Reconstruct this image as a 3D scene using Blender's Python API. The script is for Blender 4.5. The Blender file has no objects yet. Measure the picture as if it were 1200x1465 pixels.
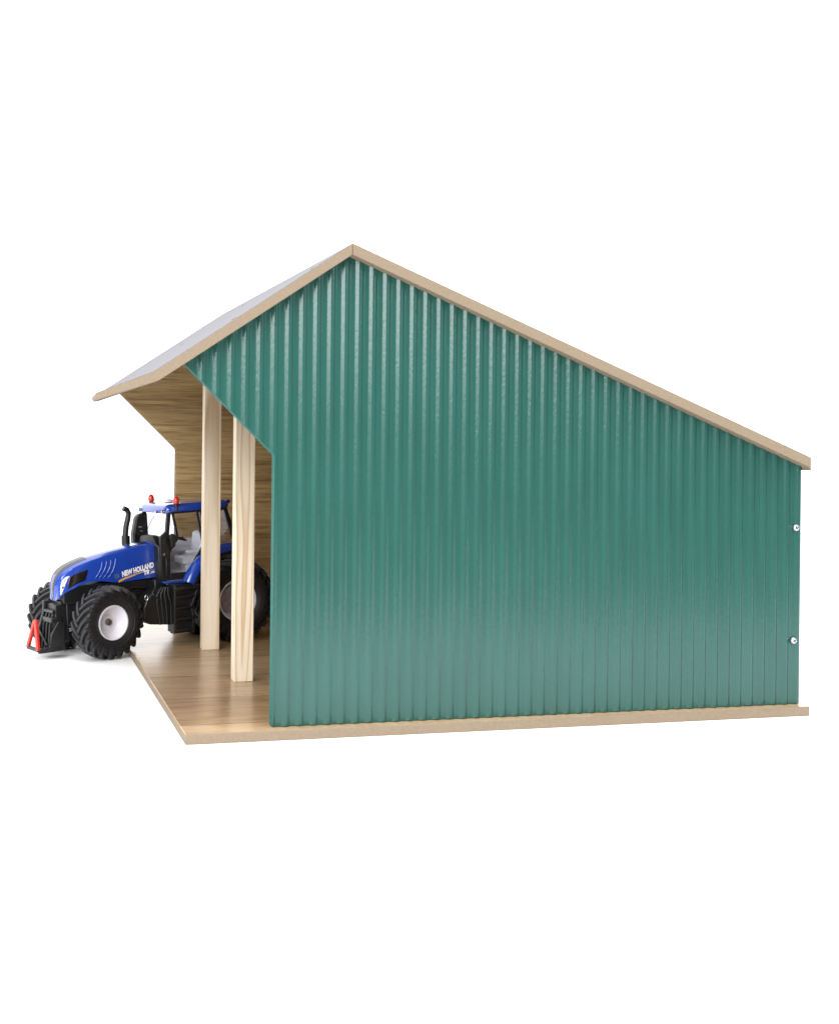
import bpy, bmesh, math, random
from mathutils import Vector, Matrix
random.seed(7)
sc = bpy.context.scene
col = sc.collection
PI = math.pi

# ------------------------------------------------------------------ materials
def newmat(name):
    m = bpy.data.materials.new(name); m.use_nodes = True
    nt = m.node_tree; b = nt.nodes['Principled BSDF']
    return m, nt, b
def node(nt, typ, **kw):
    n = nt.nodes.new(typ)
    for k, v in kw.items():
        if k in n.inputs: n.inputs[k].default_value = v
        else: setattr(n, k, v)
    return n
def coords(nt, scale=(1,1,1), rot=(0,0,0), loc=(0,0,0)):
    tc = nt.nodes.new('ShaderNodeTexCoord'); mp = nt.nodes.new('ShaderNodeMapping')
    mp.inputs['Scale'].default_value = scale; mp.inputs['Rotation'].default_value = rot; mp.inputs['Location'].default_value = loc
    nt.links.new(tc.outputs['Object'], mp.inputs['Vector']); return mp.outputs['Vector']
def ramp(nt, fac, stops):
    r = nt.nodes.new('ShaderNodeValToRGB'); e = r.color_ramp.elements
    while len(e) < len(stops): e.new(.5)
    for i, (p, c) in enumerate(stops):
        e[i].position = p; e[i].color = (*c, 1) if len(c) == 3 else c
    nt.links.new(fac, r.inputs['Fac']); return r.outputs['Color']
def bump(nt, h, b, strength=.3, dist=.001):
    n = nt.nodes.new('ShaderNodeBump'); n.inputs['Strength'].default_value = strength; n.inputs['Distance'].default_value = dist
    nt.links.new(h, n.inputs['Height']); nt.links.new(n.outputs['Normal'], b.inputs['Normal'])
def plain(name, c, rough=.4, metal=0., spec=.5, coat=0., noise=.06, nscale=300, bmp=0.):
    m, nt, b = newmat(name)
    n = node(nt, 'ShaderNodeTexNoise', Scale=nscale, Detail=4.); nt.links.new(coords(nt), n.inputs['Vector'])
    lo = tuple(x*(1-noise*2) for x in c); hi = tuple(min(1, x*(1+noise*2)) for x in c)
    nt.links.new(ramp(nt, n.outputs['Fac'], [(.3, lo), (.7, hi)]), b.inputs['Base Color'])
    b.inputs['Roughness'].default_value = rough; b.inputs['Metallic'].default_value = metal
    b.inputs['Specular IOR Level'].default_value = spec; b.inputs['Coat Weight'].default_value = coat; b.inputs['Coat Roughness'].default_value = .08
    if bmp: bump(nt, n.outputs['Fac'], b, bmp, .0004)
    return m

def green_mat():
    m, nt, b = newmat('green_paint')
    v = coords(nt, (60, 60, 18))
    n = node(nt, 'ShaderNodeTexNoise', Scale=1., Detail=3.); nt.links.new(v, n.inputs['Vector'])
    nt.links.new(ramp(nt, n.outputs['Fac'], [(.3, (.012, .074, .060)), (.7, (.015, .084, .069))]), b.inputs['Base Color'])
    b.inputs['Roughness'].default_value = .205
    b.inputs['Specular IOR Level'].default_value = .5; b.inputs['Coat Weight'].default_value = .10; b.inputs['Coat Roughness'].default_value = .16
    n2 = node(nt, 'ShaderNodeTexNoise', Scale=1., Detail=2.); nt.links.new(coords(nt, (700, 700, 380)), n2.inputs['Vector'])
    sp = node(nt, 'ShaderNodeTexVoronoi', Scale=170.); nt.links.new(coords(nt), sp.inputs['Vector'])
    pim = nt.nodes.new('ShaderNodeMapRange'); pim.inputs['From Min'].default_value = .0; pim.inputs['From Max'].default_value = .12
    pim.inputs['To Min'].default_value = 1.; pim.inputs['To Max'].default_value = 0.; nt.links.new(sp.outputs['Distance'], pim.inputs['Value'])
    ad = nt.nodes.new('ShaderNodeMath'); ad.operation = 'MULTIPLY_ADD'; ad.inputs[1].default_value = .5
    nt.links.new(pim.outputs['Result'], ad.inputs[0]); nt.links.new(n2.outputs['Fac'], ad.inputs[2])
    bump(nt, ad.outputs['Value'], b, .15, .0006)
    return m

def mdf_mat():
    m, nt, b = newmat('fibreboard_edge')
    n = node(nt, 'ShaderNodeTexNoise', Scale=700., Detail=5., Roughness=.7); nt.links.new(coords(nt), n.inputs['Vector'])
    n3 = node(nt, 'ShaderNodeTexNoise', Scale=60., Detail=3.); nt.links.new(coords(nt), n3.inputs['Vector'])
    mx = nt.nodes.new('ShaderNodeMix'); mx.data_type = 'FLOAT'; mx.inputs[0].default_value = .15
    nt.links.new(n.outputs['Fac'], mx.inputs[2]); nt.links.new(n3.outputs['Fac'], mx.inputs[3])
    nt.links.new(ramp(nt, mx.outputs[0], [(.35, (.205, .153, .103)), (.65, (.245, .189, .130))]), b.inputs['Base Color'])
    b.inputs['Roughness'].default_value = .8
    bump(nt, n.outputs['Fac'], b, .3, .0004)
    return m

def laminate_wall():      # brown embossed wood laminate, grain runs along X (horizontal)
    m, nt, b = newmat('brown_laminate')
    w = node(nt, 'ShaderNodeTexNoise', Scale=1., Detail=6., Roughness=.62, Distortion=.7); nt.links.new(coords(nt, (20, 20, 430)), w.inputs['Vector'])
    big = node(nt, 'ShaderNodeTexNoise', Scale=1., Detail=3., Distortion=.4); nt.links.new(coords(nt, (5, 5, 38)), big.inputs['Vector'])
    mx = nt.nodes.new('ShaderNodeMix'); mx.data_type = 'FLOAT'; mx.inputs[0].default_value = .45
    nt.links.new(w.outputs['Fac'], mx.inputs[2]); nt.links.new(big.outputs['Fac'], mx.inputs[3])
    nt.links.new(ramp(nt, mx.outputs[0], [(.36, (.20, .115, .038)), (.5, (.48, .325, .14)), (.66, (.66, .48, .24))]), b.inputs['Base Color'])
    b.inputs['Roughness'].default_value = .45
    bump(nt, w.outputs['Fac'], b, .6, .0012)
    return m

def laminate_floor():     # wide planks running along X, seams across Y
    m, nt, b = newmat('floor_laminate')
    tc = nt.nodes.new('ShaderNodeTexCoord'); sp = nt.nodes.new('ShaderNodeSeparateXYZ'); nt.links.new(tc.outputs['Object'], sp.inputs[0])
    def math_(op, a, bb=None):
        n = nt.nodes.new('ShaderNodeMath'); n.operation = op
        for i, q in enumerate((a, bb)):
            if q is None: continue
            if isinstance(q, (int, float)): n.inputs[i].default_value = q
            else: nt.links.new(q, n.inputs[i])
        return n.outputs[0]
    yy = math_('DIVIDE', math_('ADD', sp.outputs['Y'], .074), .09)
    pid = math_('FLOOR', yy); fr = math_('FRACT', yy)
    wn = nt.nodes.new('ShaderNodeTexWhiteNoise'); wn.noise_dimensions = '1D'; nt.links.new(math_('ADD', pid, 3.), wn.inputs['W'])
    cmb = nt.nodes.new('ShaderNodeCombineXYZ')
    nt.links.new(math_('ADD', math_('MULTIPLY', sp.outputs['X'], 26.), math_('MULTIPLY', wn.outputs['Value'], 40.)), cmb.inputs[0])
    nt.links.new(math_('MULTIPLY', sp.outputs['Y'], 210.), cmb.inputs[1])
    g = node(nt, 'ShaderNodeTexNoise', Scale=1., Detail=6., Roughness=.6, Distortion=.8); nt.links.new(cmb.outputs[0], g.inputs['Vector'])
    bl_ = node(nt, 'ShaderNodeTexNoise', Scale=1., Detail=3., Distortion=1.); nt.links.new(coords(nt, (22, 60, 22)), bl_.inputs['Vector'])
    f = math_('ADD', math_('ADD', math_('MULTIPLY', g.outputs['Fac'], .40), math_('MULTIPLY', bl_.outputs['Fac'], .38)), math_('MULTIPLY', wn.outputs['Value'], .2))
    c = ramp(nt, f, [(.3, (.27, .165, .08)), (.5, (.41, .275, .155)), (.68, (.51, .365, .225))])
    seam = math_('LESS_THAN', fr, .012)
    mx = nt.nodes.new('ShaderNodeMix'); mx.data_type = 'RGBA'; nt.links.new(seam, mx.inputs[0]); nt.links.new(c, mx.inputs[6]); mx.inputs[7].default_value = (.13, .07, .035, 1)
    nt.links.new(mx.outputs[2], b.inputs['Base Color'])
    b.inputs['Roughness'].default_value = .25; b.inputs['Specular IOR Level'].default_value = .45
    bump(nt, g.outputs['Fac'], b, .06, .0005)
    return m

def pine_mat(name, seed, rings=1.0):
    m, nt, b = newmat(name)
    v = coords(nt, (1, 1, .085), (0, 0, .5), (seed*.05, seed*.021, seed*.3))
    n = node(nt, 'ShaderNodeTexNoise', Scale=26., Detail=2.); nt.links.new(v, n.inputs['Vector'])
    mul = nt.nodes.new('ShaderNodeMath'); mul.operation = 'MULTIPLY'; mul.inputs[1].default_value = 17.*rings; nt.links.new(n.outputs['Fac'], mul.inputs[0])
    fr = nt.nodes.new('ShaderNodeMath'); fr.operation = 'FRACT'; nt.links.new(mul.outputs[0], fr.inputs[0])
    ring = ramp(nt, fr.outputs[0], [(0., (.82, .73, .59)), (.55, (.79, .69, .54)), (.86, (.62, .455, .28)), (1., (.81, .71, .56))])
    fine = node(nt, 'ShaderNodeTexNoise', Scale=1., Detail=4.); nt.links.new(coords(nt, (1500, 1500, 45)), fine.inputs['Vector'])
    fc = ramp(nt, fine.outputs['Fac'], [(.3, (.90, .88, .86)), (.7, (1.0, 1.0, 1.0))])
    mx = nt.nodes.new('ShaderNodeMix'); mx.data_type = 'RGBA'; mx.blend_type = 'MULTIPLY'; mx.inputs[0].default_value = 1.
    nt.links.new(ring, mx.inputs[6]); nt.links.new(fc, mx.inputs[7]); nt.links.new(mx.outputs[2], b.inputs['Base Color'])
    b.inputs['Roughness'].default_value = .65
    bump(nt, fine.outputs['Fac'], b, .2, .0004)
    return m

def glass_mat():
    m = bpy.data.materials.new('clear_plastic'); m.use_nodes = True; nt = m.node_tree
    nt.nodes.remove(nt.nodes['Principled BSDF'])
    out = nt.nodes['Material Output']
    t = nt.nodes.new('ShaderNodeBsdfTransparent'); t.inputs[0].default_value = (.93, .935, .955, 1)
    g = nt.nodes.new('ShaderNodeBsdfGlossy'); g.inputs['Roughness'].default_value = .03
    fr = nt.nodes.new('ShaderNodeLayerWeight'); pw = nt.nodes.new('ShaderNodeMath'); pw.operation = 'POWER'; pw.inputs[1].default_value = 5.
    nt.links.new(fr.outputs['Facing'], pw.inputs[0]); ml = nt.nodes.new('ShaderNodeMath'); ml.operation = 'MULTIPLY_ADD'; ml.inputs[1].default_value = .5; ml.inputs[2].default_value = .03
    nt.links.new(pw.outputs[0], ml.inputs[0])
    mx = nt.nodes.new('ShaderNodeMixShader'); nt.links.new(ml.outputs[0], mx.inputs[0]); nt.links.new(t.outputs[0], mx.inputs[1]); nt.links.new(g.outputs[0], mx.inputs[2])
    nt.links.new(mx.outputs[0], out.inputs[0]); return m

M = dict(
    green=green_mat(), mdf=mdf_mat(), wall=laminate_wall(), floor=laminate_floor(),
    pineA=pine_mat('pine_straight', 3, .55), pineB=pine_mat('pine_figured', 8, 1.5),
    roof=plain('grey_roof_paint', (.125, .122, .138), .6, noise=.02, nscale=120),
    screw=plain('bright_zinc', (.50, .50, .53), .3, metal=1., noise=.03),
    darkscrew=plain('dark_screw', (.07, .07, .08), .5, metal=.6),
    ground=plain('white_paper', (.90, .90, .902), .9, noise=.004, spec=.1),
    blue=plain('blue_paint', (.007, .050, .37), .22, coat=1., noise=.02),
    dblue=plain('blue_recess', (.007, .025, .25), .4, noise=.02),
    black=plain('black_plastic', (.007, .007, .008), .4, noise=.1),
    gloss=plain('gloss_black', (.006, .006, .007), .12, coat=.5, noise=.02),
    tyre=plain('tyre_rubber', (.0105, .0105, .013), .5, noise=.12, nscale=900, bmp=.25),
    rim=plain('white_rim', (.76, .745, .80), .35, noise=.015),
    hub=plain('hub_metal', (.16, .12, .10), .45, metal=.5),
    bore=plain('hub_plastic', (.33, .30, .335), .5),
    red=plain('red_paint', (.50, .018, .010), .35, noise=.04),
    beacon=plain('red_lens', (.62, .028, .006), .12, coat=.6, noise=.03),
    grey=plain('grey_interior', (.80, .80, .82), .5, noise=.03),
    lens=plain('lamp_lens', (.80, .82, .84), .12, coat=.7, noise=.02),
    chrome=plain('chrome', (.7, .7, .72), .18, metal=1.),
    white=plain('white_print', (.85, .85, .85), .4, noise=.01),
    strip=plain('charcoal_print', (.060, .055, .058), .35, noise=.02, spec=.5),
    gold=plain('gold_print', (.62, .36, .06), .35, noise=.1),
    leaf=plain('olive_print', (.10, .13, .14), .4, noise=.2),
    greyprint=plain('grey_print', (.30, .31, .32), .4),
    edge=plain('green_edge_paint', (.030, .135, .118), .8, spec=.15, noise=.05), wedge=plain('laminate_edge', (.12, .075, .035), .9, spec=.1),
    glass=glass_mat())

# ------------------------------------------------------------------ mesh helpers
class MB:
    def __init__(s, k=.001): s.v = []; s.f = []; s.k = k
    def add(s, vs, fs):
        o = len(s.v); s.v += [tuple(c*s.k for c in p) for p in vs]; s.f += [tuple(i+o for i in f) for f in fs]; return s
    def box(s, x0, x1, y0, y1, z0, z1):
        return s.add([(x, y, z) for z in (z0, z1) for y in (y0, y1) for x in (x0, x1)],
                     [(0,2,3,1),(4,5,7,6),(0,1,5,4),(2,6,7,3),(0,4,6,2),(1,3,7,5)])
    def prism(s, poly, a, b, ax='y'):       # polygon (two coordinates) extruded along ax from a to b
        def P(p, t): return {'y': (p[0], t, p[1]), 'x': (t, p[0], p[1]), 'z': (p[0], p[1], t)}[ax]
        n = len(poly)
        return s.add([P(p, a) for p in poly]+[P(p, b) for p in poly],
                     [tuple(range(n)), tuple(range(2*n-1, n-1, -1))]+[(i, i+n, (i+1) % n+n, (i+1) % n) for i in range(n)])
    def tube(s, pts, r, n=10, caps=True, sx=1.):
        pts = [Vector(p) for p in pts]; rr = r if isinstance(r, (list, tuple)) else [r]*len(pts)
        vs = []; fs = []; up = None
        for i, p in enumerate(pts):
            d = (pts[min(i+1, len(pts)-1)]-pts[max(i-1, 0)]).normalized()
            if up is None: up = Vector((0,0,1)) if abs(d.z) < .9 else Vector((1,0,0))
            a = d.cross(up).normalized(); b2 = a.cross(d).normalized(); up = b2
            for k in range(n):
                t = 2*PI*k/n; vs.append(tuple(p+(a*math.cos(t)*sx+b2*math.sin(t))*rr[i]))
        for i in range(len(pts)-1):
            for k in range(n):
                fs.append((i*n+k, i*n+(k+1) % n, (i+1)*n+(k+1) % n, (i+1)*n+k))
        if caps: fs += [tuple(range(n-1, -1, -1)), tuple((len(pts)-1)*n+k for k in range(n))]
        return s.add(vs, fs)
    def lathe(s, prof, n=48, axis='y', c=(0,0,0), closed=False):   # prof: (radius, along)
        vs = []; fs = []; m = len(prof)
        for i in range(n):
            t = 2*PI*i/n
            for r, h in prof:
                ca, sa = r*math.cos(t), r*math.sin(t)
                vs.append({'y': (c[0]+ca, c[1]+h, c[2]+sa), 'z': (c[0]+ca, c[1]+sa, c[2]+h), 'x': (c[0]+h, c[1]+ca, c[2]+sa)}[axis])
        mm = m if closed else m-1
        for i in range(n):
            for j in range(mm):
                j2 = (j+1) % m; i2 = (i+1) % n
                fs.append((i*m+j, i*m+j2, i2*m+j2, i2*m+j))
        return s.add(vs, fs)
    def grid(s, fn, nu, nv):
        vs = [fn(i/nu, j/nv) for i in range(nu+1) for j in range(nv+1)]
        return s.add(vs, [(i*(nv+1)+j, (i+1)*(nv+1)+j, (i+1)*(nv+1)+j+1, i*(nv+1)+j+1) for i in range(nu) for j in range(nv)])
    def build(s, name, mat, parent=None, bevel=0., smooth=None, seg=2, solid=0.):
        me = bpy.data.meshes.new(name); me.from_pydata(s.v, [], s.f); me.update()
        bm = bmesh.new(); bm.from_mesh(me)
        bmesh.ops.remove_doubles(bm, verts=bm.verts, dist=1e-7)
        bmesh.ops.recalc_face_normals(bm, faces=bm.faces); bm.to_mesh(me); bm.free()
        o = bpy.data.objects.new(name, me); col.objects.link(o)
        for x in (mat if isinstance(mat, (list, tuple)) else [mat]): me.materials.append(x)
        if smooth is not None:
            for p in me.polygons: p.use_smooth = True
            me.set_sharp_from_angle(angle=math.radians(smooth))
        if solid:
            q = o.modifiers.new('solid', 'SOLIDIFY'); q.thickness = solid; q.offset = 1
        if bevel:
            q = o.modifiers.new('bevel', 'BEVEL'); q.width = bevel*s.k; q.segments = seg; q.limit_method = 'ANGLE'; q.angle_limit = math.radians(35)
            for p in me.polygons: p.use_smooth = True
            me.set_sharp_from_angle(angle=math.radians(30))
            q.harden_normals = False
        if parent: o.parent = parent
        return o
def empty(name, parent=None, loc=(0,0,0), rot=(0,0,0)):
    o = bpy.data.objects.new(name, None); o.empty_display_size = .01; col.objects.link(o)
    o.location = loc; o.rotation_euler = rot; o.parent = parent; return o

# ------------------------------------------------------------------ the setting
g = MB(1); g.add([(-4, -.50, -.006), (4, -.50, -.006), (4, 1.8, -.006), (-4, 1.8, -.006), (-4, -.50, -.03), (4, -.50, -.03), (4, 1.8, -.03), (-4, 1.8, -.03)],
                 [(0,1,2,3), (4,7,6,5), (0,4,5,1), (1,5,6,2), (2,6,7,3), (3,7,4,0)])
go = g.build('ground', M['ground']); go['kind'] = 'structure'

# ------------------------------------------------------------------ the shed
shed = empty('farm_shed')
shed['label'] = 'wooden toy farm shed with green corrugated gable wall and open pine post front'
shed['category'] = 'toy shed'
S = lambda: MB(1.)
YF, YB = -.0105, .500
fb = S(); fb.box(-.0515, .3495, YF, YB, -.006, 0.)
fl = fb.build('floor_board', [M['mdf'], M['floor']], shed, bevel=.0004, seg=1)
for p in fl.data.polygons:
    if p.normal.z > .9: p.material_index = 1

AX = .0435
def zb(x): return .2780-(AX-x)*.6825 if x < AX else .2780-(x-AX)*.4055      # underside of the roof
def gable_poly(grow=0.): return [(0., 0.), (.3475, 0.), (.3480, zb(.3480)), (AX, .2780), (-.0530, zb(-.0530)), (0., .1597)]
# corrugated near gable: ribs as profile in x, clipped to the gable outline
def gable(y0, y1, name, ribs):
    poly = gable_poly()
    bm = bmesh.new()
    if ribs:
        P = .008429; x = .0216-8*P-.0105; prof = []
        while x < .36:
            for dx, h in ((0, 0), (.0027, 0), (.0031, .0001), (.0046, .00125), (.0050, .00135), (.0058, .00136), (.0064, .00127), (.0069, .00098), (.0080, .0001)): prof.append((x+dx, h))
            x += P
        prev = None
        for px_, h in prof:
            a = bm.verts.new((px_, y0-h, -.02)); b_ = bm.verts.new((px_, y0-h, .32))
            if prev: bm.faces.new((prev[0], a, b_, prev[1])).smooth = True
            prev = (a, b_)
        # cut by the outline (convex pieces: bisect, the notch handled by two planes on separate halves)
        def cut(bm_, co, no):
            geom = bm_.verts[:]+bm_.edges[:]+bm_.faces[:]
            bmesh.ops.bisect_plane(bm_, geom=geom, plane_co=co, plane_no=no, clear_outer=True)
        cut(bm, (0, 0, 0.0005), (0, 0, -1)); cut(bm, (.3475, 0, 0), (1, 0, 0))
        cut(bm, (AX, 0, .2780), Vector((-.6825, 0, 1))); cut(bm, (AX, 0, .2780), Vector((.4055, 0, 1)))
        up = bm.copy(); cut(bm, (0, 0, .1597), (0, 0, 1)); cut(bm, (0, 0, 0), (-1, 0, 0))
        dz = zb(-.0530)-.1597; cut(up, (0, 0, .1597), (0, 0, -1)); cut(up, (0, 0, .1597), Vector((-dz, 0, -.0530)))
        me2 = bpy.data.meshes.new('t'); up.to_mesh(me2); bm.from_mesh(me2); up.free(); bpy.data.meshes.remove(me2)
        bmesh.ops.remove_doubles(bm, verts=bm.verts, dist=2e-6)
        sheet = bpy.data.meshes.new('corrugated_sheet'); bm.to_mesh(sheet); bm.free()
        so = bpy.data.objects.new('corrugated_sheet', sheet); col.objects.link(so); sheet.materials.append(M['green'])
        sheet.set_sharp_from_angle(angle=math.radians(60))
    w = S(); w.prism(poly, y0+(.00005 if ribs else 0), y1)
    wo = w.build(name, [M['edge'], M['wall'], M['edge']] if ribs else [M['wall'], M['wedge'], M['green']], shed, bevel=.0006)
    for p in wo.data.polygons:
        if ribs: p.material_index = 1 if p.normal.y > .9 else 0
        else: p.material_index = 2 if p.normal.y > .9 else (0 if p.normal.y < -.9 else 1)
    if ribs: so.parent = wo
    return wo
near = gable(0., .0085, 'gable_wall', True)
far = gable(.489, .497, 'gable_wall', False)
bw = S(); bw.box(.3395, .3470, .0087, .4888, .0002, .1575)
bwo = bw.build('back_wall', [M['wall'], M['green']], shed)
for p in bwo.data.polygons:
    if p.normal.x > .9: p.material_index = 1
# screws in the near gable
for (x, z) in ((.3435, .1150), (.3425, .0415)):
    sb = MB(); sb.lathe([(0, -1.9), (1.1, -1.8), (2.0, -1.2), (2.35, -.3), (2.35, .6), (0, .6)], 28, 'y', (x*1000, -1.0, z*1000))
    so = sb.build('screw', M['screw'], near, smooth=40)
    cb = MB()
    for a in (.5, .5+PI/2):
        ca, sa = math.cos(a), math.sin(a); e, w_ = 1.15, .22
        pts = [(-e*ca-w_*-sa, -e*sa-w_*ca), (e*ca-w_*-sa, e*sa-w_*ca), (e*ca+w_*-sa, e*sa+w_*ca), (-e*ca+w_*-sa, -e*sa+w_*ca)]
        cb.prism([(x*1000+p[0], z*1000+p[1]) for p in pts], -2.97+.02*(a > 1), -2.6)
    cb.build('screw_slot', M['darkscrew'], so)
# posts
for i, (y, m) in enumerate(((.1645, 'pineB'), (.325, 'pineA'))):
    x0, x1 = .0036, .0172
    p = S(); p.add([(x, yy, z) for (yy) in (y, y+.0135) for x, z in ((x0, 0.), (x1, 0.), (x1, zb(x1)-.0003), (x0, zb(x0)-.0003))],
                   [(0,1,2,3), (7,6,5,4), (0,4,5,1), (1,5,6,2), (2,6,7,3), (3,7,4,0)])
    po = p.build('post', M[m], shed, bevel=.0005)
# roof: three boards meeting at the ridge and at the canopy bend
RY0, RY1 = -.0100, .4995
def rzt(x): return .2848-(AX-x)*.678
def board(name, prof0, prof1):
    b_ = S(); n = len(prof0)
    b_.add([(x, RY0, z) for x, z in prof0]+[(x, RY1, z) for x, z in prof1],
           [tuple(range(n)), tuple(range(2*n-1, n-1, -1))]+[(i, i+n, (i+1) % n+n, (i+1) % n) for i in range(n)])
    o = b_.build(name, [M['mdf'], M['roof']], shed, bevel=.0003, seg=1)
    for p in o.data.polygons:
        if p.normal.z > .55: p.material_index = 1
        elif p.normal.z < -.55: p.material_index = 0
    return o
G = .00012
fr = board('front_roof', [(AX-G, .2780), (AX-G, .2848), (-.0708, .2073), (-.0724, .2064), (-.1036, .1938), (-.1031, .1915), (-.1010, .1906), (-.0690, .2013), (-.0676, .2021)],
      [(AX-G, .2780), (AX-G, .2848), (-.0700, .2079), (-.0717, .2067), (-.0740, .2055), (-.0738, .2035), (-.0730, .2015), (-.0690, .2018), (-.0676, .2026)])
rr = board('rear_roof', [(AX+G, .2848), (AX+G, .2780), (.3478, .1546), (.3490, .1522), (.3490, .1609)], [(AX+G, .2848), (AX+G, .2780), (.3478, .1546), (.3490, .1522), (.3490, .1609)])
for (x, y) in ((.0230, .257), (.0240, .490), (-.0235, .257), (-.0235, .490), (.0230, .006), (-.0235, .006)):
    sb = MB(); nz = Vector((-.678, 0, 1)).normalized(); ctr = Vector((x, y, rzt(x)))*1000
    t1 = Vector((1, 0, .678)).normalized(); t2 = Vector((0, 1, 0)); vs = []; k = 16
    for h, r in ((.22, 1.6), (-.4, 2.0)):
        for j in range(k):
            a = 2*PI*j/k; vs.append(tuple(ctr+nz*h+t1*math.cos(a)*r+t2*math.sin(a)*r))
    sb.add(vs, [tuple(range(k)), tuple(range(2*k-1, k-1, -1))]+[(j, (j+1) % k, (j+1) % k+k, j+k) for j in range(k)])
    sb.build('screw', M['darkscrew'], fr)

# ------------------------------------------------------------------ the tractor (millimetres; x forward, y to its left, z up)
tr = empty('tractor', None, (.0269, .4035, 0.), (0, math.radians(3.0), math.radians(200)))
tr['label'] = 'blue and black toy tractor with white rims parked half inside the shed'
tr['category'] = 'toy tractor'

# wheels
def make_wheel(name, R, W, rimR, nl, side, loc, steer=0., lean=0.):
    w = empty(name, tr, (loc[0]*.001, loc[1]*.001, loc[2]*.001), (0, 0, math.radians(steer)))
    hW = W/2; Rc = R-2.0*(R/29)             # carcass radius
    def rad(t):                              # carcass radius at lateral fraction t (-1..1)
        return Rc-(abs(t)**2.6)*R*.085
    prof = []
    for i in range(-10, 11): t = i/10; prof.append((rad(t), t*hW*.93))
    prof += [(rad(1)-R*.06, hW*.99), (rad(1)-R*.15, hW*1.02), (rimR+R*.10, hW*.93), (rimR+R*.03, hW*.80), (rimR+.1, hW*.74), (rimR-.6, hW*.6)]
    prof += [(rimR-.6, -hW*.6), (rimR+.1, -hW*.74), (rimR+R*.03, -hW*.80), (rimR+R*.10, -hW*.93), (rad(1)-R*.15, -hW*1.02), (rad(1)-R*.06, -hW*.99)]
    tb = MB(); tb.lathe(prof, 96, 'y', closed=True)
    # moulded bead rings on the sidewall are shaped by two shallow steps
    for s in (-1, 1):
        tb.lathe([(rimR+R*.17, s*hW*.965), (rimR+R*.18, s*hW*1.015), (rimR+R*.21, s*hW*1.02), (rimR+R*.22, s*hW*.97)], 96, 'y')
    for s in (-1, 1):
        for k in range(nl):
            ph0 = 2*PI*(k+(.5 if s > 0 else 0))/nl
            path = []; n = 9
            for i in range(n+1):
                t = -.06+1.06*i/n; tt = max(t, 0)
                path.append((ph0+(tt**.9)*.66*(W/(R))/1.05, t))
            hh = R*.085; wd = R*.046
            vs = []; fs = []
            pts = []
            for i, (ph, t) in enumerate(path):
                top = R-(max(t, 0)**3.2)*R*.045; base = rad(min(abs(t), 1))-.5
                y = s*t*hW*1.0
                pts.append((ph, t, top, base, y))
            # wrap the outer end of the lug down over the shoulder
            ph, t, top, base, y = pts[-1]
            pts.append((ph+.035, 1.05, top-R*.055, rad(1)-R*.07, s*hW*1.02)); pts.append((ph+.06, 1.05, top-R*.11, rad(1)-R*.13, s*hW*1.02))
            for i, (ph, t, top, base, y) in enumerate(pts):
                a = pts[max(i-1, 0)]; b_ = pts[min(i+1, len(pts)-1)]
                du = (b_[0]-a[0])*R; dy = b_[4]-a[4]; L = math.hypot(du, dy) or 1
                nu_, ny = -dy/L, du/L                  # normal in the unrolled tread
                for sg, rr_, ww in ((-1, base, wd*1.25), (-1, top, wd*.8), (1, top, wd*.8), (1, base, wd*1.25)):
                    p2 = ph+sg*nu_*ww/R; y2 = y+sg*ny*ww
                    vs.append((rr_*math.cos(p2), y2, rr_*math.sin(p2)))
            m_ = len(pts)
            for i in range(m_-1):
                for q in range(4): fs.append((i*4+q, i*4+(q+1) % 4, (i+1)*4+(q+1) % 4, (i+1)*4+q))
            fs += [(0, 3, 2, 1), tuple((m_-1)*4+q for q in range(4))]
            tb.add(vs, fs)
    tb.build('tyre', M['tyre'], w, smooth=38)
    s = side
    rb = MB()
    rb.lathe([(rimR-.3, s*hW*.60), (rimR, s*hW*.80), (rimR-.1, s*hW*.86), (rimR-.8, s*hW*.86), (rimR-1.2, s*hW*.70), (rimR-1.9, s*hW*.35),
              (rimR*.70, s*hW*.02), (rimR*.66, -s*hW*.05), (rimR*.40, -s*hW*.10), (rimR*.36, s*hW*.02), (rimR*.20, s*hW*.02), (0, s*hW*.02)], 64)
    rb.lathe([(0, -s*hW*.3), (rimR-.8, -s*hW*.3), (rimR-.1, -s*hW*.86), (rimR, -s*hW*.80), (rimR-.3, -s*hW*.60)], 64)
    ro = rb.build('rim', M['rim'], w, smooth=35)
    return w, ro, hW
for s in (1, -1):
    w, ro, hW = make_wheel('front_wheel', 29.2, 19, 13.9, 20, s, (113 if s > 0 else 121, 31 if s > 0 else -40, 29.0), 12)
    hb = MB(); hb.lathe([(2.7, s*hW*.0), (2.7, s*hW*.22), (2.2, s*hW*.28), (1.5, s*hW*.28), (1.3, s*hW*.22), (0, s*hW*.22)], 24)
    hb.build('hub_cap', M['hub'], ro, smooth=35)
for s in (1, -1):
    w, ro, hW = make_wheel('rear_wheel', 35.2, 22, 17.3, 22, s, (0, s*30, 35.0), 0)
    hb = MB(); hb.lathe([(12.2, s*hW*.04), (11.8, s*hW*.16), (6.2, s*hW*.2), (5.8, s*hW*.4), (3.0, s*hW*.42), (2.7, s*hW*.3), (0, s*hW*.3)], 40)
    hb.build('hub_cap', M['bore'], ro, smooth=35)

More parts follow.
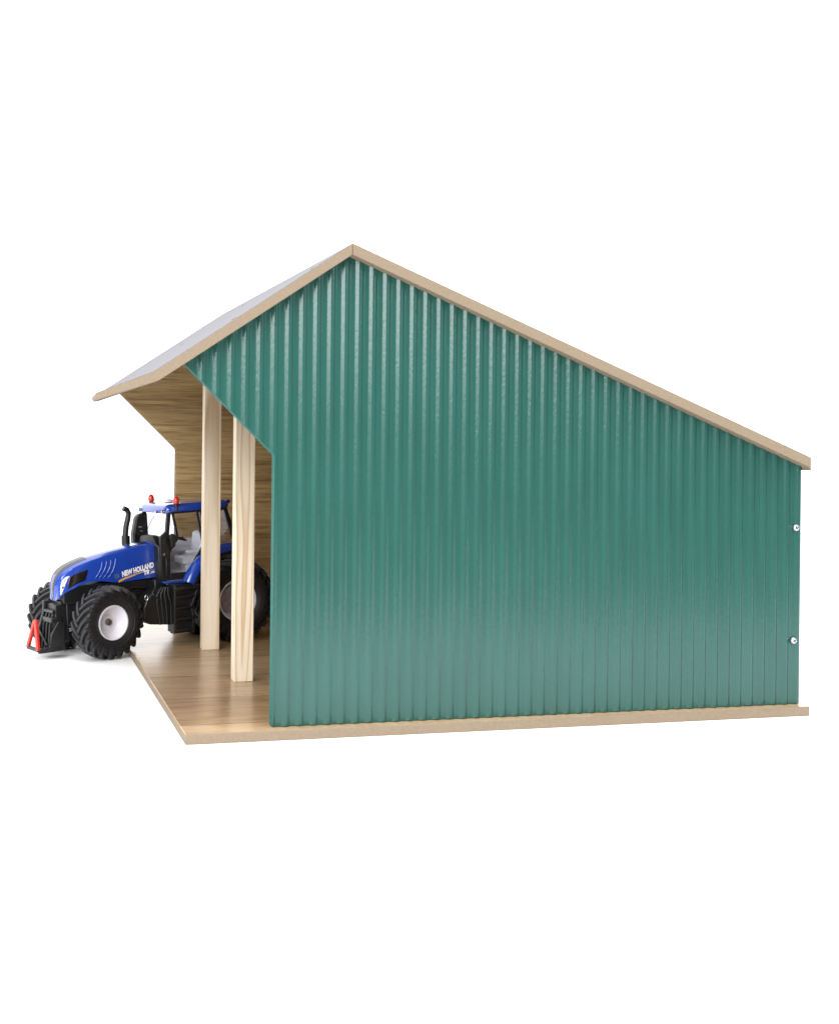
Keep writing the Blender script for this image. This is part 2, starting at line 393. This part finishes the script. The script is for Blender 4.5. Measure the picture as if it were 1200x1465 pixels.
# hood surface
ST = [((60,88),(60,13,85.5),(62,13.5,58.5)),((80,86),(80,13,83.2),(78,13.5,57.8)),((100,83),(100,13,80.3),(95,13.5,57.3)),
((118,79.5),(117,12.6,76.8),(112,13.2,60)),((130,76),(129,11.8,73),(124,12.8,58.8)),((138,72.3),(136,10.8,69.5),(134,12.3,55.5)),
((142.6,67.8),(141,9.8,65.5),(140.5,11.5,52.5)),((145.4,62),(142.6,8.6,61),(143.2,10.2,50)),((146.2,55),(144.2,6.8,54),(144.6,7.4,48)),((145.2,47.5),(144.6,3,47.2),(145,3.5,46.8))]
def crm(a, b, c, d, t): return tuple(.5*((2*b[k])+(-a[k]+c[k])*t+(2*a[k]-5*b[k]+4*c[k]-d[k])*t*t+(-a[k]+3*b[k]-3*c[k]+d[k])*t**3) for k in range(len(b)))
def surf(u, v, off=0.):
    if off:
        p = Vector(surf(u, v)); e = .03
        du = Vector(surf(min(u+e, 9), v))-Vector(surf(max(u-e, 0), v)); dv = Vector(surf(u, min(v+e, 1)))-Vector(surf(u, max(v-e, 0)))
        n = dv.cross(du)
        if n.length < 1e-9: n = Vector((0, 0, 1))
        n.normalize()
        if n.y < -.05 or (abs(n.y) < .3 and n.z < -.1 and u < 6): n = -n
        return tuple(p+n*off)
    n = 9; u = min(max(u, 0), n); i = min(int(u), n-1); t = u-i; gg = lambda j: ST[min(max(j, 0), n)]
    C, Sh, B = [crm(gg(i-1)[k], gg(i)[k], gg(i+1)[k], gg(i+2)[k], t) for k in range(3)]
    if v < .4:
        t = v/.4; w = t**2.4; return (C[0]+(Sh[0]-C[0])*w, Sh[1]*t, C[1]+(Sh[2]-C[1])*w)
    t = (v-.4)/.6; return tuple(Sh[k]+(B[k]-Sh[k])*t for k in range(3))
hd = MB()
NU, NV = 54, 18
hd.grid(lambda a, b: surf(a*9, b), NU, NV)
hd.grid(lambda a, b: (lambda p: (p[0], -p[1], p[2]))(surf(a*9, b)), NU, NV)
# rear face
ring = [surf(0, j/NV) for j in range(NV+1)]; ring2 = [(p[0], -p[1], p[2]) for p in reversed(ring)][:-1]
hd.add(ring2[:0]+[(p[0], -p[1], p[2]) for p in reversed(ring)]+ring[1:], [tuple(range(2*NV+1))])
hood = hd.build('hood', M['blue'], tr, smooth=40)
def patch(name, polyuv, mat, off=.25, par=None, mirror=1, n=10, depth=.5):
    """four-sided patch on the hood: polyuv = left edge (front) list and right edge (rear) list of (u,v) from top to bottom"""
    L, Rr = polyuv
    def samp(E_, t):
        t *= len(E_)-1; i = min(int(t), len(E_)-2); q = t-i; return tuple(E_[i][k]*(1-q)+E_[i+1][k]*q for k in range(2))
    def fn(a, b):
        p, q = samp(L, b), samp(Rr, b); u = p[0]*(1-a)+q[0]*a; v = p[1]*(1-a)+q[1]*a
        e = min(a, 1-a, b, 1-b)*n; o = off if e > .5 else -.15
        x, y, z = surf(u, v, o); return (x, y*mirror, z)
    return MB().grid(fn, n, n).build(name, mat, par or hood, smooth=60)
for s in (1, -1):
    hl = patch('headlight', ([(5.3, .50), (6.05, .50), (6.65, .58), (6.95, .78), (7.0, .93)], [(4.85, .56), (5.15, .60), (5.45, .70), (5.9, .84), (6.5, .955)]), M['lens'], .30, None, s, 12)
    lb = MB(); c = Vector(surf(6.05, .76, .3)); lb.lathe([(0, .35), (.7, .3), (.95, 0)], 16, 'y', (c.x, s*c.y, c.z) if s > 0 else (c.x, -c.y, c.z))
    lb.build('bulb', M['strip'], hl, smooth=50)
    lc = MB(); lc.grid(lambda a, b: (lambda p: (p[0], p[1]*s, p[2]))(surf(5.42+.12*a+b*.75, .545+b*.24, .42)), 2, 8); lc.build('lamp_divider', M['chrome'], hl)
    gr = patch('side_grille', ([(5.0, .58), (5.15, .66), (5.35, .78), (5.5, .93)], [(3.25, .60), (3.4, .71), (3.58, .82), (3.75, .92)]), M['gloss'], .18, None, s, 14)
    for k in range(4):
        vb = MB(); du = -.24*k
        pts = []
        for i in range(9):
            t = i/8; u = 2.5+.62*t**1.6+du*(.9); v = .50+.42*t
            x, y, z = surf(u, v, .05); pts.append((x, y*s, z))
        vb.tube(pts, [.15]+[.65]*7+[.15], 8); vb.build('vent_fin', M['blue'], hood, smooth=60)
# dark strip over the nose, from the top panel down to the tip
def stripfn(a, b):
    u = 3.1+a*5.75; wv = .27*(1-.0*a) if a < .45 else .27*(1-.35*(a-.45)/.55)
    t = (b-.5)*2; x, y, z = surf(u, abs(t)*wv, .16); return (x, y if t >= 0 else -y, z)
MB().grid(stripfn, 40, 12).build('nose_strip', M['strip'], hood, smooth=60)
for sgn in (1, -1):      # light crease lines inside the strip
    MB().grid(lambda a, b: (lambda p: (p[0], sgn*p[1], p[2]))(surf(3.3+a*5.0, .115+.02*b, .26)), 30, 1).build('strip_line', M['greyprint'], hood)
MB().grid(lambda a, b: (lambda p: (p[0], p[1], p[2]))(surf(.35+a*.7, .10+.14*b, .3)), 4, 2).build('hood_catch', M['chrome'], hood)

# lettering on the hood side
def side_y(x, z):      # y of the hood flank near (x, z)
    return 13.0+.5*max(0, min(1, (84-z)/26.))
def lettering(name, txt, x0, z0, x1, z1, size, mat, par, side=1, shear=.18, bold=.03, sx=1.):
    cu = bpy.data.curves.new(name, 'FONT'); cu.body = txt; cu.size = 1.; cu.offset = bold; cu.shear = shear; cu.resolution_u = 3
    ob = bpy.data.objects.new(name, cu); col.objects.link(ob)
    dg = bpy.context.evaluated_depsgraph_get(); dg.update()
    me = bpy.data.meshes.new_from_object(ob.evaluated_get(dg)); bpy.data.objects.remove(ob)
    xs = [v.co.x for v in me.vertices]; wid = max(xs)-min(xs); mn = min(xs)
    ys = [v.co.y for v in me.vertices]; hh = max(ys)
    L = math.hypot(x1-x0, z1-z0); d = Vector(((x1-x0)/L, (z1-z0)/L)); nrm = Vector((-d.y, d.x))
    if side > 0: nrm = Vector((d.y, -d.x)) if (Vector((d.y, -d.x)).y > 0) else Vector((-d.y, d.x))
    for v in me.vertices:
        a = (v.co.x-mn)/wid*L; b_ = v.co.y/hh*size
        x = x0+d.x*a+nrm.x*b_; z = z0+d.y*a+nrm.y*b_
        v.co = Vector((x, side*(side_y(x, z)+.14), z))*.001
    me.materials.append(mat); o = bpy.data.objects.new(name, me); col.objects.link(o); o.parent = par; return o
lettering('lettering', 'NEW HOLLAND', 91.2, 61.6, 62.6, 66.9, 4.3, M['white'], hood, 1, .15, .06)
lettering('lettering', 'T8', 72.0, 61.1, 67.0, 61.9, 3.5, M['white'], hood, 1, .2, .06)
lettering('lettering', '.390', 66.6, 61.6, 62.4, 62.2, 1.7, M['white'], hood, 1, .2, .04)
def swoosh(a, b):
    t = a; x = 94.5-32.5*t; z = 57.9+4.4*(1-(1-t)**2.3)+3.2*t
    wdt = 1.7*(1-t)**1.3+.35; zz = z-(b-.5)*wdt
    if t > .22: zz -= 0.4
    return (x, side_y(x, zz)+.13, zz)
MB().grid(swoosh, 24, 2).build('swoosh_stripe', M['gold'], hood)
def swoosh2(a, b):
    p = swoosh(a, b); return (p[0]+.4, p[1]+.02, p[2]-.95*(1-a)-.35)
lf = MB()
lc = (95.9, 62.6)
for k in range(6):        # small round leaf emblem
    a0 = 2*PI*k/6; pts = []
    for j in range(8):
        a = a0+2*PI/6*.8*j/7; pts.append((lc[0]+2.1*math.cos(a), lc[1]+2.1*math.sin(a)))
    pts.append((lc[0]+.5*math.cos(a0+.4), lc[1]+.5*math.sin(a0+.4)))
    n = len(pts); lf.add([(p[0], side_y(*p)+.14, p[1]) for p in pts], [tuple(range(n))])
lf.build('leaf_emblem', M['leaf'], hood)

# chassis, engine, axle
ch = MB()
ch.box(20, 138, -9, 9, 26, 50); ch.box(60, 141, -11.0, 11.0, 44, 57.5); ch.box(-18, 40, -13, 13, 26, 56); ch.box(128, 143, -8, 8, 24, 47); ch.box(38, 66, -20, 20, 40, 57)
chassis = ch.build('chassis', M['black'], tr, bevel=1.0)
en = MB()
for i in range(6): en.box(66+i*9, 72+i*9, -11.5, 11.5, 33, 47)
en.tube([(70, 12, 50), (82, 12.4, 52), (96, 12.2, 47), (108, 11, 50)], 1.2, 8); en.tube([(64, 12, 40), (80, 13, 38), (100, 12, 40)], .9, 8)
for x in (72, 80, 90): en.lathe([(0, 1.2), (1.8, 1.0), (2.2, 0)], 14, 'y', (x, 11.6, 42))
en.build('engine', M['black'], tr, bevel=.5)
fx = MB(); fx.tube([(117, -32, 29), (114, -12, 29), (114, 12, 29), (113, 26, 29)], [4, 5, 5, 4], 12); fx.box(106, 122, -7, 7, 22, 34)
fx.build('front_axle', M['black'], tr, smooth=40)
rx = MB(); rx.tube([(0, -28, 35), (0, 28, 35)], 6, 16); rx.box(-26, -14, -9, 9, 24, 44); rx.build('rear_axle', M['black'], tr, smooth=40)
# tank, steps
tk = MB(); tk.prism([(55, 20), (76, 22.5), (82, 26), (82, 36), (78, 44), (70, 50), (55, 51)], 14, 31)
tank = tk.build('fuel_tank', M['black'], tr, bevel=1.2)
hs = MB()
for dx, y in ((0, 31.8), (3.2, 31.4), (6.3, 31.2), (9.4, 31.0)):
    hs.tube([(60+dx*.55, y, 51.5), (60.3+dx, y+.5, 46), (58.2+dx*1.25, y+.5, 38), (58+dx*1.1, y, 28), (58+dx, y-.3, 21.5)], .85, 8)
hs.tube([(70, 30, 52), (74, 32, 48), (71, 32, 44), (66, 32, 41)], .7, 8)
hs.build('hose', M['black'], tank, smooth=60)
rg = MB(); ctr = (79, 30.2, 44.6)
rg.tube([(ctr[0]+1.3*math.cos(2*PI*i/14), ctr[1]+.6, ctr[2]+2.4*math.sin(2*PI*i/14)) for i in range(15)], .3, 6); rg.build('tank_ring', M['chrome'], tank, smooth=60)
sp = MB(); sp.prism([(32, 51.5), (56, 53.5), (57.5, 15), (39, 12.5), (38, 26), (40, 34), (36, 42)], 25, 32.5)
sp.prism([(54.8, 53), (57, 53), (58.4, 14.5), (56.2, 14.5)], 25, 37)
sp.prism([(32, 51.5), (34.5, 51.7), (42, 34.2), (40.2, 26), (41.5, 12.7), (39, 12.5), (38, 26), (39.6, 34)], 25, 36)
for k, z in enumerate((16, 25, 34, 43)): sp.box(38.5 if k else 39.5, 57, 26.5, 36.5, z-1.1, z+.6)
sp.box(34, 56, 26.5, 37.5, 48.5, 51.2)
sp.box(40, 57.3, 27, 34, 13, 15.6)
steps = sp.build('cab_steps', M['black'], tr, bevel=.3)
# cab
CW = 24.0
cab = empty('cab', tr)
def side_frames(s):
    a = MB()
    a.prism([(50.6, 112.5), (54.2, 112.5), (56.2, 96), (61.5, 92), (61.5, 56), (53.2, 56), (53.0, 94)], s*(CW-2.6), s*CW)     # front pillar, cowl side
    a.build('pillar', M['black'], cab, bevel=.35)
    b_ = MB()
    b_.prism([(53.4, 61.6), (53.4, 56), (34, 55.3), (24.6, 72), (17, 82.3), (17, 86), (20.2, 86), (28.6, 74.2), (37.2, 61.2)], s*(CW-2.0), s*(CW+.2))
    b_.build('door_frame', M['black'], cab, bevel=.3)
    c_ = MB(); c_.prism([(28.2, 112), (26.2, 112), (21.4, 85), (23.4, 85)], s*(CW-2.2), s*(CW-.3)); c_.build('pillar', M['black'], cab, bevel=.3)
    d_ = MB(); d_.prism([(2.5, 112), (-1.0, 112), (-12, 78), (-7.5, 78)], s*(CW-2.6), s*(CW-.2)); d_.build('pillar', M['black'], cab, bevel=.3)
    e_ = MB(); e_.prism([(52.6, 111), (28.0, 111), (22.9, 85.6), (38, 61.5), (53.4, 61.5)], s*(CW-1.3), s*(CW-.8)); e_.build('window', M['glass'], cab)
    e_ = MB(); e_.prism([(26.0, 111), (2.6, 111), (-7.4, 79), (18, 79), (21.4, 86)], s*(CW-1.4), s*(CW-.9)); e_.build('window', M['glass'], cab)
    st = MB(); st.prism([(60, 55.6), (33, 54.2), (33, 52.4), (60, 53.6)], s*20, s*(CW+1.6)); st.build('sill_strip', M['blue'], cab, bevel=.4)
for s in (1, -1): side_frames(s)
ws = MB(); ws.add([(56.0, -21.5, 86), (56.0, 21.5, 86), (52.0, 21.5, 112), (52.0, -21.5, 112), (56.5, -21.5, 86), (56.5, 21.5, 86), (52.5, 21.5, 112), (52.5, -21.5, 112)],
                  [(0,1,2,3), (7,6,5,4), (0,4,5,1), (1,5,6,2), (2,6,7,3), (3,7,4,0)])
ws.build('windshield', M['glass'], cab)
wp = MB(); wp.tube([(54.4, -3.0, 106.0), (55.6, -12.0, 95.5)], .28, 6); wp.lathe([(0, .6), (.6, .4), (.7, 0)], 10, 'x', (53.6, -2.6, 106.6)); wp.build('wiper', M['black'], cab)
rwn = MB(); rwn.box(-3.5, -3.0, -21, 21, 82, 111); rwn.build('rear_window', M['glass'], cab)
cw = MB(); cw.prism([(-21.5, 56), (-21.5, 84), (-14, 87), (-13, 90.3), (-9, 92.2), (9, 92.2), (13, 90.3), (14.6, 86), (21.5, 84), (21.5, 56)], 56, 62.2, 'x')
cw.build('cowl', M['black'], cab, bevel=1.0)
tb_ = MB(); tb_.box(-10, 56, -21.4, 21.4, 52, 60.5); tb_.box(-12, 8, -21.4, 21.4, 60, 77); tb_.box(8, 24, -21.4, -8, 60, 74); tb_.box(24, 44, -21.4, -13, 60, 66)
tb_.prism([(48, 58), (47, 66), (40, 80), (24, 84.5), (-8, 85), (-10, 58)], -21.0, -19.6)
tb_.build('cab_floor', M['grey'], cab, bevel=.8)
se = MB(); se.box(12, 34, -8, 9.5, 66, 72.5); se.prism([(12, 68), (19, 70), (16.5, 91), (12.5, 92.5), (9, 91)], -7.5, 9)
se.box(14, 33, 10.5, 15, 75, 78); se.box(14, 33, -13.5, -9.5, 75, 78); se.box(17, 30, -5, 6, 60, 66)
se.prism([(8, 62), (24, 62), (22, 82), (17, 88), (9, 88)], 15.5, 20.5)
se.build('seat', M['grey'], cab, bevel=1.4, seg=3)
de = MB(); de.prism([(55.5, 60), (48, 60), (45, 80), (40, 86), (42, 89), (55.5, 91)], -10, 10); de.prism([(50, 74), (40, 84), (37.5, 82.5), (47, 72)], -5, 5)
de.build('dashboard', M['black'], cab, bevel=.8)
sw = MB(); C0 = Vector((33.5, 0, 87.5)); ax = Vector((-.35, 0, .94)).normalized(); e1 = Vector((0, 1, 0)); e2 = ax.cross(e1)
sw.tube([tuple(C0+(e1*math.cos(2*PI*i/28)+e2*math.sin(2*PI*i/28))*7.4) for i in range(29)], .75, 8, caps=False)
sw.tube([tuple(C0-e1*7.2), tuple(C0+e1*7.2)], .7, 6); sw.tube([tuple(C0), (43, 0, 76)], 1.1, 8); sw.build('steering_wheel', M['black'], cab, smooth=60)
# cab roof
rf = MB()
def roofsec(zoff, inset, x0=-4.0, x1=56.5, w=25.6, n=7, rc=6.0):
    out = []
    for cx_, cy_, a0 in ((x1-rc, w-rc, 0), (x0+rc, w-rc, PI/2), (x0+rc, -w+rc, PI), (x1-rc, -w+rc, 1.5*PI)):
        for i in range(n):
            a = a0+PI/2*i/(n-1); out.append((cx_+(rc-inset)*math.cos(a), cy_+(rc-inset)*math.sin(a), 0))
    return out
lv = [(112.0, 2.2), (112.4, .4), (114.0, .0), (116.2, .5), (117.6, 1.6), (118.3, 3.2), (118.7, 5.6)]
rings = []
for z, ins in lv:
    rings.append([(p[0], p[1], z-(max(0, (p[0]-38))/18)**2*1.7-max(0, 8-p[0])*.03) for p in roofsec(0, ins)])
n = len(rings[0]); vs = [p for r in rings for p in r]
fs = [(i*n+k, i*n+(k+1) % n, (i+1)*n+(k+1) % n, (i+1)*n+k) for i in range(len(rings)-1) for k in range(n)]+[tuple(range(n-1, -1, -1)), tuple((len(rings)-1)*n+k for k in range(n))]
rf.add(vs, fs); roof = rf.build('cab_roof', M['blue'], cab, smooth=42)
lin = MB(); lin.box(-1, 53, -23.3, 23.3, 109.9, 112.1); lin.build('roof_liner', M['black'], roof, bevel=.5)
for s in (1, -1):
    bs = MB(); bs.lathe([(0, -2.6), (1.5, -2.6), (1.7, .4), (0, .4)], 16, 'z', (45.5, s*23.2, 118.0)); bs.tube([(46, s*24.2, 117.5), (46.6, s*26.0, 116), (47, s*26.0, 112.5)], 1.0, 8)
    bo = MB(); bo.lathe([(2.1, 0), (2.55, .6), (2.6, 2.6), (2.3, 4.5), (1.5, 5.8), (.6, 6.3), (0, 6.4)], 20, 'z', (45.5, s*23.2, 118.0))
    bco = bo.build('beacon', M['beacon'], roof, smooth=50); bs.build('beacon_bracket', M['black'], bco, smooth=40)
    hl = MB(); hl.lathe([(0, 1.6), (1.2, 1.5), (1.5, .9), (1.2, -1.2), (0, -1.3)], 14, 'x', (56.8, s*21.5, 112.2)); hl.build('work_lamp', M['chrome'], roof, smooth=50)
    hr = MB(); hr.lathe([(0, 1.6), (1.5, 1.4), (1.7, -.9), (1.2, -1.6), (0, -1.6)], 14, 'x', (-3.6, s*21, 116.6)); hr.build('work_lamp', M['dblue'], roof, smooth=50)
hl = MB(); hl.lathe([(0, 1.4), (1.1, 1.3), (1.3, .5), (1.1, -1), (0, -1.1)], 14, 'x', (56.9, 10.5, 111.6)); hl.build('work_lamp', M['chrome'], roof, smooth=50)
gp = MB(); gp.lathe([(4.2, 0), (4.2, 1.0), (3.6, 1.8), (2.0, 2.3), (0, 2.4)], 24, 'z', (41, 0, 118.4)); gp.build('roof_receiver', M['grey'], roof, smooth=50)
# mirror
mi = MB(); mi.tube([(54, 24, 92), (54, 28.5, 90.5)], .8, 8); mi.prism([(49, 92.5), (52.8, 94.5), (54.4, 92), (54.0, 84), (51.0, 83)], 26.0, 29.2)
mi.build('mirror', M['black'], cab, bevel=.6)
# grab rails / small bright part beside the hood
gb = MB(); gb.tube([(57.5, 24.8, 75), (57.8, 26.5, 74), (58, 26.5, 60), (58, 24.8, 58.5)], .55, 8); gb.build('grab_rail', M['black'], cab, smooth=60)
kb = MB(); kb.lathe([(0, 1.2), (.9, .9), (1.1, 0)], 12, 'y', (58.6, 24, 77.5)); kb.build('indicator_lamp', M['chrome'], cab, smooth=50)
# exhaust and intake on the right side
ex = MB(); ex.tube([(75.2, -12.5, 80), (75, -12.5, 92)], 3.6, 14); ex.tube([(75.6, -12.5, 90), (74.2, -12.5, 100), (72.2, -12.5, 107), (71.6, -12.5, 110.5), (73.0, -12.5, 113.5), (76.2, -12.5, 114.9)], [2.5, 2.45, 2.4, 2.3, 2.3, 2.2], 14)
ex.build('exhaust_pipe', M['black'], tr, smooth=40)
inr = MB(); inr.prism([(51.5, 78), (65.5, 80), (65.8, 92), (62.6, 105.5), (60.4, 108.3), (57, 109.3), (52.3, 109.3)], -24, -17)
inb = inr.build('intake_box', M['black'], tr, bevel=1.4, seg=3)
pm = MB(); pm.box(57.8, 61.2, -17.0, -16.85, 97.6, 98.3); pm.box(57.6, 59.6, -17.0, -16.85, 94.2, 94.8); pm.build('small_print', M['greyprint'], inb)
# fenders
for s in (1, -1):
    f1 = MB(); rings = []
    for i in range(29):
        a = math.radians(24+i*3.15); ca, sa = math.cos(a), math.sin(a)
        ro_, ri = 47.6, 41.2
        sec = [(ri, 24.4), (ro_-.8, 24.4), (ro_, 25.2), (ro_, 30.0), (ro_-1.2, 32.2), (ro_-3.2, 33.2), (ri, 33.2), (ri, 31.5), (ro_-4.5, 31), (ro_-4.5, 26), (ri, 26)]
        rings.append([(ca*r, s*y, 35+sa*r) for r, y in sec])
    n = len(rings[0]); vs = [p for r in rings for p in r]
    fs = [(i*n+k, i*n+(k+1) % n, (i+1)*n+(k+1) % n, (i+1)*n+k) for i in range(len(rings)-1) for k in range(n)]+[tuple(range(n-1, -1, -1)), tuple((len(rings)-1)*n+k for k in range(n))]
    f1.add(vs, fs); fo = f1.build('fender', M['blue'], tr, smooth=35)
    f2 = MB(); rings = []
    for i in range(29):
        a = math.radians(22+i*3.2); ca, sa = math.cos(a), math.sin(a)
        rings.append([(ca*r, s*y, 35+sa*r) for r, y in ((38.6, 24.2), (41.0, 24.2), (41.0, 34.6), (38.6, 34.6))])
    n = 4; vs = [p for r in rings for p in r]
    fs = [(i*n+k, i*n+(k+1) % n, (i+1)*n+(k+1) % n, (i+1)*n+k) for i in range(len(rings)-1) for k in range(n)]+[(3, 2, 1, 0), tuple((len(rings)-1)*n+k for k in range(n))]
    f2.add(vs, fs); f2.build('fender_liner', M['black'], fo, smooth=35)
# front ballast, linkage and the red A frame
bl = MB()
bl.prism([(141, 44), (146, 46), (149.5, 46.5), (150, 38), (153, 28), (157, 15), (156.5, 8.5), (150, 7.5), (143, 9), (141, 20)], -12.0, -9.0)
bl.prism([(140, 30), (146, 31), (152, 22), (154, 10), (148, 8), (141, 8)], 8.5, 11.0)
bl.box(136, 147, -9, 8.4, 14, 44); bl.box(142, 151, -9.5, 9.5, 30, 34); bl.box(140, 152, -12, 11, 7.5, 12)
front = bl.build('front_linkage', M['black'], tr, bevel=.7)
ln = MB()
for y in (-6, 0, 6): ln.tube([(147, y, 40), (151, y, 28), (153, y*1.1, 10)], 1.0, 8)
ln.tube([(148.5, -9, 38.6), (148.5, 9, 38.6)], 1.4, 10); ln.tube([(154, -10, 24), (155, 9, 13)], .9, 8)
ln.build('lift_rod', M['black'], front, smooth=50)
lb = MB(); lb.tube([(163.0, -10, 10.4), (162.2, 10, 10.0)], 1.6, 10); lb.box(150, 162.5, 8.4, 11.4, 7.5, 11); lb.build('lower_bar', M['black'], front, smooth=40)
def arm(y1, lean):
    a = MB(); T = Vector((160.3, y1*.10, 32.0)); F = Vector((163.2, y1, 10.4)); d = (F-T).normalized()
    sd = Vector((0, 1, 0)); sd = (sd-d*sd.dot(d)).normalized(); th = d.cross(sd).normalized(); vs = []
    for p, w in ((T-d*.8, 1.2), (T, 1.9), (F-d*1, 1.9), (F+d*.6, 1.5)):
        for a1, a2 in ((-1, -1), (1, -1), (1, 1), (-1, 1)): vs.append(tuple(p+sd*a1*w+th*a2*1.3))
    fs = [(0, 3, 2, 1), (12, 13, 14, 15)]+[(i*4+k, i*4+(k+1) % 4, (i+1)*4+(k+1) % 4, (i+1)*4+k) for i in range(3) for k in range(4)]
    a.add(vs, fs); a.build('hitch_arm', M['red'], hf, bevel=.5)
hf = empty('hitch_frame', tr)
arm(-10.6, 0); arm(10.6, 0)

# ------------------------------------------------------------------ camera
yaw, roll, f, py = 0.28184, 0.01046, 2100.0, 633.33
cam = bpy.data.cameras.new('camera'); co = bpy.data.objects.new('camera', cam); col.objects.link(co)
fw = Vector((math.sin(yaw), math.cos(yaw), 0)); r = Vector((math.cos(yaw), -math.sin(yaw), 0)); u = Vector((0, 0, 1))
r2 = r*math.cos(roll)+u*math.sin(roll); u2 = -r*math.sin(roll)+u*math.cos(roll)
co.matrix_world = Matrix(((r2.x, u2.x, -fw.x, -.1577), (r2.y, u2.y, -fw.y, -.85), (r2.z, u2.z, -fw.z, .1678), (0, 0, 0, 1)))
cam.sensor_fit = 'HORIZONTAL'; cam.sensor_width = 36; cam.lens = 36*f/1200
cam.shift_y = -(732.5-py)/1200; cam.clip_start = .01; cam.clip_end = 60
cam.dof.use_dof = False
sc.camera = co

# ------------------------------------------------------------------ light: white studio surround and softboxes
w = bpy.data.worlds.new('World'); sc.world = w; w.use_nodes = True; nt = w.node_tree
bg = nt.nodes['Background']; tc = nt.nodes.new('ShaderNodeTexCoord'); sp_ = nt.nodes.new('ShaderNodeSeparateXYZ'); nt.links.new(tc.outputs['Generated'], sp_.inputs[0])
def mr(src, a, b_, c_, d_):
    n = nt.nodes.new('ShaderNodeMapRange'); n.interpolation_type = 'SMOOTHSTEP'
    for k, v in zip(('From Min', 'From Max', 'To Min', 'To Max'), (a, b_, c_, d_)): n.inputs[k].default_value = v
    nt.links.new(src, n.inputs['Value']); return n.outputs['Result']
back = mr(sp_.outputs['Y'], -.15, .35, .38, 2.2)
upw = mr(sp_.outputs['Z'], .5, .9, 0., 2.4)
mxm = nt.nodes.new('ShaderNodeMath'); mxm.operation = 'MAXIMUM'; nt.links.new(back, mxm.inputs[0]); nt.links.new(upw, mxm.inputs[1])
nt.links.new(mxm.outputs[0], bg.inputs['Strength']); bg.inputs['Color'].default_value = (.985, .99, 1.0, 1)
def area(name, loc, target, sx, sy, power, color=(1, 1, 1)):
    L = bpy.data.lights.new(name, 'AREA'); L.shape = 'RECTANGLE'; L.size = sx; L.size_y = sy; L.energy = power; L.color = color
    o = bpy.data.objects.new(name, L); col.objects.link(o); o.location = loc
    o.rotation_euler = (Vector(target)-Vector(loc)).to_track_quat('-Z', 'Y').to_euler(); return o
area('softbox_top', (.05, -.55, 1.8), (.1, .1, 0), 1.2, 1.0, 22)
area('softbox_left', (-1.15, -1.3, .80), (.1, 0, .3), 1.1, 1.0, 33)
area('softbox_front', (-.50, -1.6, .80), (.15, 0, .35), .35, .9, 10)
area('softbox_right', (1.35, -1.5, .95), (.2, 0, .25), .6, 1.0, 13)
sc.view_settings.view_transform = 'Standard'; sc.view_settings.look = 'None'; sc.view_settings.exposure = 0; sc.view_settings.gamma = 1
sc.cycles.max_bounces = 10; sc.cycles.transparent_max_bounces = 12
try: sc.cycles.use_denoising = True
except Exception: pass
